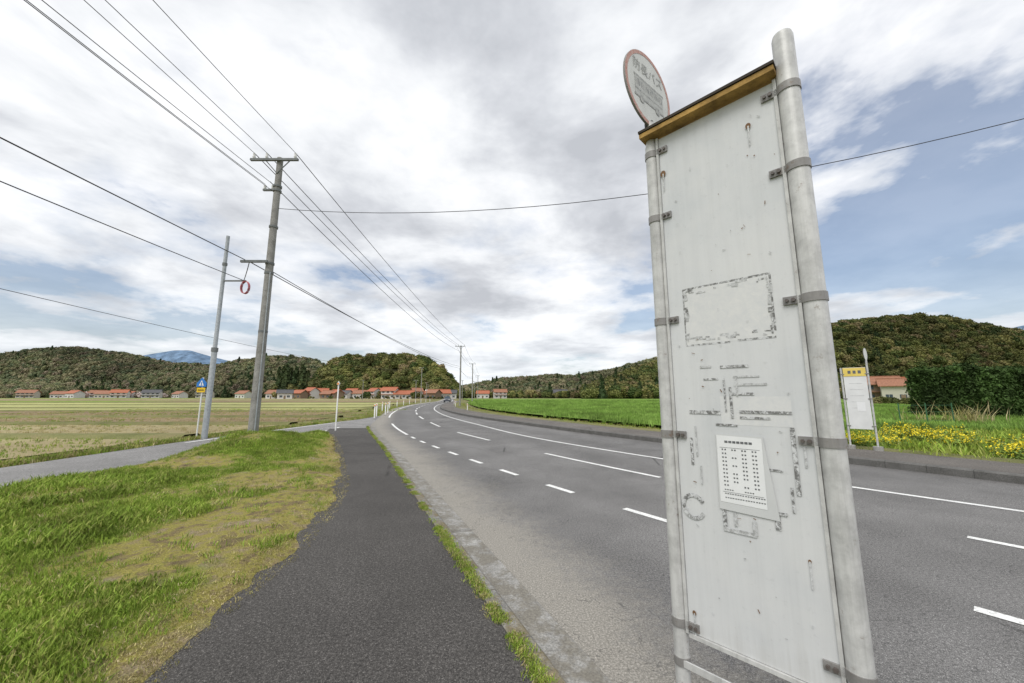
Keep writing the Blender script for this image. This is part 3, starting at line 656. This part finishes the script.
q0=[dcc+pe*.16*math.cos(i*6.2832/n)+ez*.16*math.sin(i*6.2832/n)+pn*.006 for i in range(n)]; q1=[v-pn*.012 for v in q0]
b.add(q0,[tuple(range(n))],M_wp); b.add(q1,[tuple(range(n))[::-1]],M_wp); b.add(q0+q1,[(i,n+i,n+(i+1)%n,(i+1)%n) for i in range(n)],M_band)
b.obj('disc',bs2); b=MB()
for sg in(-1,1):
    b.tube([Bc+e2*.26*sg-ez*.02,Bc+e2*.26*sg+ez*.1],.10,M_conc,14)
    for z in(.6,1.3,1.95): b.box(Bc+e2*.24*sg+ez*z+n2*.012,e2*.04,n2*.015,ez*.012,M_band)
b.obj('fittings',bs2)
# ------------------------------------------------------------------ poles
M_cpole=concrete('pole_concrete',.29); M_steel=metal('steel_pole_grey',(.40,.43,.45),.45,.2); M_wire=simple('wire_black',(.04,.04,.042),.6); M_ins=simple('insulator_white',(.6,.6,.58),.3); M_arm=simple('steel_arm',(.16,.17,.17),.5)
def upole(x,y,z0,H,detail=True):
    e=empty('utility_pole',(x,y,z0)); b=MB(); b.tube([(x,y,z0-.3),(x,y,z0+H*.5),(x,y,z0+H)],[.135,.112,.088],M_cpole,16); b.obj('shaft',e)
    b=MB(); zt=z0+H-.12
    b.abox(x-.85,x+.65,y-.16,y-.09,zt-.04,zt+.03,M_arm)
    b.tube([(x-.4,y-.1,zt),(x,y-.1,zt-.45)],.016,M_arm,6); b.tube([(x+.4,y-.1,zt),(x,y-.1,zt-.45)],.016,M_arm,6)
    if detail:
        for z in(zt-.85,zt-1.0,zt-2.2,5.5,5.2,3.4): b.tube([(x,y,z-.03),(x,y,z+.03)],.125,M_arm,16)
        b.abox(x-.75,x+.05,y-.22,y-.16,5.47,5.54,M_arm); b.abox(x-.55,x-.1,y+.12,y+.18,zt-.9,zt-.84,M_arm)
        b.tube([(x+.12,y-.11,z0),(x+.11,y-.11,5.2)],.016,M_steel,8)
    b.obj('crossarm',e); b=MB()
    for dx in(-.75,-.35,.55):
        b.tube([(x+dx,y-.12,zt+.04),(x+dx,y-.12,zt+.09),(x+dx,y-.12,zt+.11),(x+dx,y-.12,zt+.2)],[.03,.05,.035,.04],M_ins,10)
    if detail:
        for dx in(-.5,-.25): b.tube([(x+dx,y+.15,zt-.84),(x+dx,y+.15,zt-.72)],.04,M_ins,8)
    b.obj('insulators',e)
upole(-7.38,10.8,.3,8.7)
upole(-6.9,-30,0,9.2,False)
FP=[(-7.6,54.6),(-9,84.6),(-12.2,133),(-19,190)]
for x,y in FP: upole(x,y,0,9,False)
for x,y,H in[(-47,205,9),(-60,150,8),(-33,128,7),(60,70,8),(100,140,9),(-54,240,9),(-20,150,8),(-26.8,110,10)]: upole(x,y,0,H,False)
e=empty('steel_pole',(-11.1,13.7,0)); b=MB(); b.tube([(-11.1,13.7,-.1),(-11.1,13.7,3.2),(-11.1,13.7,3.25),(-11.1,13.7,7.7)],[.095,.09,.07,.06],M_steel,14); b.obj('shaft',e)
b=MB(); b.abox(-11.1,-10.2,13.66,13.71,5.86,5.91,M_arm); b.tube([(-11.1,13.7,3.15),(-11.1,13.7,3.3)],.11,M_arm,12)
b.tube([(-11.1,13.7,6.5),(-11.1,13.7,6.6)],.085,M_arm,12); b.obj('arm',e)
b=MB(); M_pink=simple('pink_guard_coil',(.50,.15,.17),.5)
for k in range(4):
    cz=Vector((-10.1,13.5+.03*k,5.58)); b.tube([cz+Vector((.15*math.cos(i*.39),0,.24*math.sin(i*.39))) for i in range(17)],.014,M_pink,6,False)
b.obj('cable_coil')
upole(19,2.7,0,9.6,False)
b=MB()
def wire(p0,p1,sag,r=.008,n=26):
    p0=Vector(p0);p1=Vector(p1); b.tube([p0.lerp(p1,t/n)-ez*(4*sag*(t/n)*(1-t/n)) for t in range(n+1)],r,M_wire,5,False)
chain=[(-6.9,-30,9.2),(-7.38,10.8,9.0)]+[(x,y,9.0) for x,y in FP]
for i in range(len(chain)-1):
    p,q=chain[i],chain[i+1]; sg=.55 if i<2 else .6; r_=.008 if i<1 else .013
    for dx in(-.75,-.35,.55): wire((p[0]+dx,p[1]-.12,p[2]+.1),(q[0]+dx,q[1]-.12,q[2]+.1),sg,r_)
    if i==0:
        for dx,zz in((-.5,8.2),(-.25,8.2),(-.15,7.9)): wire((p[0]+dx-.35,p[1],zz+.1),(q[0]+dx,q[1]+.15,zz),.75)
        wire((-7.9,-30,6.0),(-8.0,10.6,5.55),.25,.013); wire((-8.6,-30,5.8),(-10.3,13.7,5.9),.4,.013)
    else:
        wire((p[0]-.25,p[1],8.2),(q[0]-.25,q[1],8.2),.7,r_)
        wire((p[0]-(.6 if i==1 else .2),p[1],5.55),(q[0]-.2,q[1],5.9),.45,.015); wire((p[0]+.1,p[1],5.25),(q[0],q[1],5.6),.5,.012)
wire((-7.9,10.65,5.5),(-10.3,13.7,5.9),.06,.013)
b.tube([(-17-.1*(y-12),y,5+.0006*(y-20)**2) for y in np.linspace(-40,110,50)],.011,M_wire,5,False)
b.tube([(-7.3+17.5*t,10.8-4.1*t,7.3-3.54*t+3.24*t*t) for t in [i/30*1.5 for i in range(31)]],.009,M_wire,5,False)
b.obj('power_line')
M_blue=simple('sign_blue',(.04,.19,.55),.4,0,.1); M_yel2=simple('sign_yellow',(.75,.5,.03),.4,0,.1); M_white=simple('white_paint',(.78,.78,.76),.45,0,.08)
e=empty('pedestrian_sign',(-11.55,13.9,0)); b=MB(); b.tube([(-11.55,13.9,0),(-11.55,13.9,2.2)],.024,M_white,10); b.obj('post',e)
b=MB(); cx,cy,cz=-11.55,13.86,1.98; q=.78
tri=[(-.23,-.16),(.23,-.16),(.23,.02),(0,.27),(-.23,.02)]; tri=[(x*q,z*q) for x,z in tri]
b.add([(cx+x,cy-.02,cz+z) for x,z in tri]+[(cx+x,cy,cz+z) for x,z in tri],[(0,1,2,3,4),(9,8,7,6,5)]+[(i,5+i,5+(i+1)%5,(i+1)%5) for i in range(5)],M_blue)
b.add([(cx+x*.6*q,cy-.024,cz+(z*.62-.01)*q) for x,z in[(-.2,-.15),(.2,-.15),(0,.26)]],[(0,1,2)],M_white); b.abox(cx-.015,cx+.015,cy-.03,cy-.026,cz-.07,cz+.05,M_blue)
b.abox(cx-.15,cx+.15,cy-.02,cy,cz-.33,cz-.16,M_yel2); b.abox(cx-.11,cx+.11,cy-.026,cy-.022,cz-.26,cz-.23,M_black)
b.obj('sign_plate',e)
M_refl=simple('reflector_orange',(.7,.25,.05),.3)
def dpost(x,y,H,r=.035,ref=True,name='delineator_post'):
    b=MB(); b.tube([(x,y,-.05),(x,y,H-.02),(x,y,H)],[r,r,r*.6],M_white,12); b.tube([(x,y,0),(x,y,.06)],r*1.7,M_conc,12)
    if ref:
        b.tube([(x,y-r-.025,H-.1),(x,y+r+.01,H-.1)],.055,M_white,14); b.tube([(x,y-r-.03,H-.1),(x,y-r-.026,H-.1)],.045,M_refl,14)
    b.obj(name,None,(x,y,0))
dpost(-7.55,16.2,2.15,.028)
for x,y in[(-9.9,27.5),(-10.1,30),(-9.2,25.2),(-10.9,33)]: dpost(x,y,1.0,.04)
for y in np.arange(38,110,8): dpost(float(KL(y))-.5,float(y),.95,.045)
for y in np.arange(38,90,14): dpost(float(KR(y))+2.1,float(y),.8,.035)
b=MB(); M_gp=simple('green_post',(.05,.14,.07),.5)
for i in range(3): b.tube([(17.5+i*1.5,17+i*.25,0),(17.5+i*1.5,17+i*.25,1.2)],.022,M_gp,8)
for z in(.4,.8,1.1): b.tube([(17.5,17,z),(20.5,17.5,z)],.007,M_gp,5)
b.obj('wire_fence')
# ------------------------------------------------------------------ houses
M_wall=[simple('wall_cream',(.5,.47,.40),.8,0,.1),simple('wall_white',(.62,.61,.58),.8,0,.08),simple('wall_wood',(.22,.16,.11),.8,0,.2)]
M_roof=[simple('roof_red_tile',(.38,.13,.07),.6,0,.3,3),simple('roof_dark_tile',(.09,.09,.095),.5,0,.3,3),simple('roof_brown_tile',(.30,.14,.085),.6,0,.3,3)]
M_glass=simple('window_glass',(.05,.07,.09),.15,0,.2)
def house(x,y,rot,w,d,h,wi,ri,two=False):
    R=Matrix.Rotation(rot,4,'Z'); T=lambda v:(R@Vector(v))+Vector((x,y,0))
    b=MB(); bx=lambda x0,x1,y0,y1,z0,z1,m:b.add([T((a,c,e)) for e in(z0,z1) for c in(y0,y1) for a in(x0,x1)],[(0,2,3,1),(4,5,7,6),(0,1,5,4),(2,6,7,3),(0,4,6,2),(1,3,7,5)],m)
    bx(-w/2,w/2,-d/2,d/2,-.1,h,M_wall[wi]); rh=d*.30
    b.add([T(v) for v in[(-w/2,-d/2,h),(-w/2,d/2,h),(-w/2,0,h+rh)]],[(0,1,2)],M_wall[wi]); b.add([T(v) for v in[(w/2,-d/2,h),(w/2,d/2,h),(w/2,0,h+rh)]],[(0,1,2)],M_wall[wi])
    H=b.obj('house',None,(x,y,0)); b=MB(); ov=.7
    for sg in(-1,1):
        v=[(-w/2-ov,sg*(d/2+ov),h-ov*.5),(w/2+ov,sg*(d/2+ov),h-ov*.5),(w/2+ov,0,h+rh+.1),(-w/2-ov,0,h+rh+.1)]
        v2=[(a,c,e+.22) for a,c,e in v]; b.add([T(q) for q in v+v2],[(0,1,2,3),(7,6,5,4),(0,4,5,1),(1,5,6,2),(2,6,7,3),(3,7,4,0)],M_roof[ri])
    bx(-w/2-ov,w/2+ov,-.2,.2,h+rh+.15,h+rh+.5,M_roof[ri])
    if two:
        for sg in(-1,1):
            z=2.8; bx(-w/2-.8,w/2+.8,sg*d/2-(1.1 if sg<0 else 0),sg*d/2+(0 if sg<0 else 1.1),z,z+.2,M_roof[ri])
    b.obj('roof',H); b=MB(); nwin=max(2,int(w/3))
    for lv in ([.9,3.7] if two else [.9]):
        for i in range(nwin):
            cx=-w/2+(i+.5)*w/nwin; bx(cx-.75,cx+.75,-d/2-.05,-d/2-.004,lv,lv+1.2,M_glass); bx(cx-.03,cx+.03,-d/2-.08,-d/2-.052,lv,lv+1.2,M_wall[1])
    b.obj('windows',H); b=MB(); bx(-.5,.5,-d/2-.09,-d/2-.055,0,2,M_wall[2]); b.obj('door',H)
def hp(px,s): u=(px-512)/370; return u*s,s*1.01
hl=[(62,370,.3,13,8,4,1,2,False),(86,380,-.4,12,8,3.5,1,0,False),(108,350,.2,15,9,4,0,2,False),(131,375,-.3,12,8,4,1,0,False),(152,355,.5,13,9,5,1,1,True),(205,340,.1,11,8,5,0,1,True),(28,350,.4,12,8,5,0,2,True),(244,330,-.3,11,8,4,1,2,False),(180,365,-.3,10,8,4,1,2,False),(75,345,-.2,11,8,4.5,1,0,False),(120,338,.5,11,8,5,1,0,True),(98,365,.6,10,8,5,1,2,True),
   (880,118,-.5,9,7,5.4,2,2,True),(902,112,-.7,9,6,4.8,0,2,False),(893,135,-.3,10,7,6,1,0,True),(560,330,.1,12,8,5,0,1,True),(500,300,.2,10,7,5,1,2,True),(483,310,.0,10,7,4,1,0,False),(640,225,-.2,9,7,3.5,1,2,False)]
hr=random.Random(21)
for i in range(21):
    px=276+i*8.7+hr.uniform(-3,3); two=hr.random()<.35
    hl.append((px,hr.uniform(226,275),hr.uniform(-.6,.6),hr.uniform(6.5,9.5),hr.uniform(5.5,7),5.2 if two else hr.uniform(3,3.8),hr.choice([0,1,1,2]),hr.choice([0,0,0,2,2,1]),two))
for px,s,rot,w,d,h,wi,ri,two in hl:
    x,y=hp(px,s); house(x,y,rot,w,d,h,wi,ri,two)
def car(x,y,rot,col):
    e=empty('car',(x,y,0)); R=Matrix.Rotation(rot,4,'Z'); T=lambda v:(R@Vector(v))+Vector((x,y,0))
    Mb=simple('car_paint',col,.3,.2,.05); prof=[(-1.8,.3),(-1.85,.7),(-1.75,.95),(-1.0,1.05),(-.35,1.5),(.95,1.52),(1.6,1.05),(1.8,.95),(1.85,.35)]
    b=MB(); n=len(prof); L=[T((-.75 if z<1.1 else -.62,yy,z)) for yy,z in prof]; Rr=[T((.75 if z<1.1 else .62,yy,z)) for yy,z in prof]
    b.add(L+Rr,[tuple(range(n)),tuple(range(n,2*n))[::-1]]+[(i,n+i,n+(i+1)%n,(i+1)%n) for i in range(n)],Mb); b.obj('body',e)
    b=MB(); b.add([T(v) for v in[(-.62,-1.0,1.09),(.62,-1.0,1.09),(.55,-.42,1.46),(-.55,-.42,1.46)]],[(0,1,2,3)],M_glass)
    for sg in(-1,1): b.add([T((sg*.765,-.7,1.06)),T((sg*.765,1.35,1.06)),T((sg*.66,.9,1.42)),T((sg*.66,-.3,1.42))],[(0,1,2,3)],M_glass)
    b.obj('windows',e); b=MB()
    for sx in(-.7,.7):
        for sy in(-1.15,1.15): b.tube([T((sx-.1,sy,.3)),T((sx+.1,sy,.3))],.3,M_black,14)
    b.obj('wheels',e); b=MB()
    for sx in(-.55,.55): b.box(T((sx,-1.85,.75)),(.14,0,0),(0,.03,0),(0,0,.07),M_white)
    b.obj('headlights',e)
car(-16.6,96,.12,(.10,.11,.13))
# ------------------------------------------------------------------ light
W=bpy.data.worlds.new('World'); S.world=W; W.use_nodes=True; t=W.node_tree; N=t.nodes; N.clear()
class WM(Mt):
    def __init__(s): s.t=t
w=WM(); out=w.n('ShaderNodeOutputWorld'); sky=w.n('ShaderNodeTexSky'); sky.sky_type='NISHITA'; sky.sun_disc=False
EL,AZ=math.radians(55),math.radians(205)
sky.sun_elevation=EL; sky.sun_rotation=AZ; sky.air_density=1.0; sky.dust_density=2.5
bg1=w.n('ShaderNodeBackground'); bg1.inputs[1].default_value=.15; w.l(sky.outputs[0],bg1.inputs[0])
g=w.n('ShaderNodeTexCoord').outputs['Generated']; xyz=w.sep(g)
zc=w.math('ADD',w.math('MAXIMUM',xyz[2],0.0),.16)
cb=w.n('ShaderNodeCombineXYZ'); w.l(w.math('DIVIDE',xyz[0],zc),cb.inputs[0]); w.l(w.math('DIVIDE',xyz[1],zc),cb.inputs[1]); w.l(w.math('MULTIPLY',xyz[2],1.5),cb.inputs[2])
p=w.mapv(cb.outputs[0],(1,1,1),(3.1,1.7,0))
cov=w.noise(p,1.15,7,.57,.1); sh=w.noise(w.mapv(p,(1,1,1),(.25,.35,.3)),1.5,6,.57,.15); sh2=w.noise(p,.5,1,.5)
cv=w.math('ADD',cov,.045)
for d0,c0_,a_ in [((.726,.6,.336),.93,.13),((-.776,.6,.193),.95,.13),((-.46,.88,.11),.975,.10),((.35,.92,.17),.98,.08)]:
    dt=w.n('ShaderNodeVectorMath'); dt.operation='DOT_PRODUCT'; w.l(g,dt.inputs[0]); dt.inputs[1].default_value=d0
    k_=w.math('MULTIPLY',w.math('SUBTRACT',dt.outputs['Value'],c0_),a_/(1-c0_)); cv=w.math('SUBTRACT',cv,w.math('MAXIMUM',k_,0.0))
cv=w.math('ADD',cv,w.math('MULTIPLY',w.math('MAXIMUM',w.math('SUBTRACT',xyz[2],.45),0.0),.3))
covr=w.ramp(cv,[(.39,0),(.45,.65),(.53,1)])
v_=w.math('ADD',w.math('ADD',w.math('MULTIPLY',sh,.60),w.math('MULTIPLY',sh2,.20)),w.math('MULTIPLY',w.math('SUBTRACT',1.0,cov),.20))
ccol=w.ramp(v_,[(.39,(.50,.52,.56)),(.45,(.64,.66,.70)),(.50,(.80,.82,.85)),(.57,(.98,.985,1.0))])
haze=w.ramp(xyz[2],[(0,.7),(.10,.30),(.25,0)])
ccol=w.mix(haze,ccol,(.80,.85,.90))
bg2=w.n('ShaderNodeBackground'); bg2.inputs[1].default_value=1.12; w.l(ccol,bg2.inputs[0])
mx=w.n('ShaderNodeMixShader'); cf=w.math('MAXIMUM',covr,w.math('MULTIPLY',haze,.8)); cf=w.math('ADD',w.math('MULTIPLY',cf,.80),.20); w.l(cf,mx.inputs[0]); w.l(bg1.outputs[0],mx.inputs[1]); w.l(bg2.outputs[0],mx.inputs[2]); w.l(mx.outputs[0],out.inputs[0])
sl=bpy.data.lights.new('sun','SUN'); sl.energy=2.1; sl.angle=math.radians(32); sl.color=(1,.97,.92)
so=link(bpy.data.objects.new('sun',sl)); sd=Vector((math.sin(AZ)*math.cos(EL),math.cos(AZ)*math.cos(EL),math.sin(EL))); so.rotation_euler=sd.to_track_quat('Z','Y').to_euler()
# ------------------------------------------------------------------ camera
cd=bpy.data.cameras.new('camera'); cd.lens=13; cd.sensor_width=36; cd.clip_start=.05; cd.clip_end=9000
co=link(bpy.data.objects.new('camera',cd)); co.location=(0,0,1.5); co.rotation_euler=(math.radians(90+8.45),0,0); S.camera=co
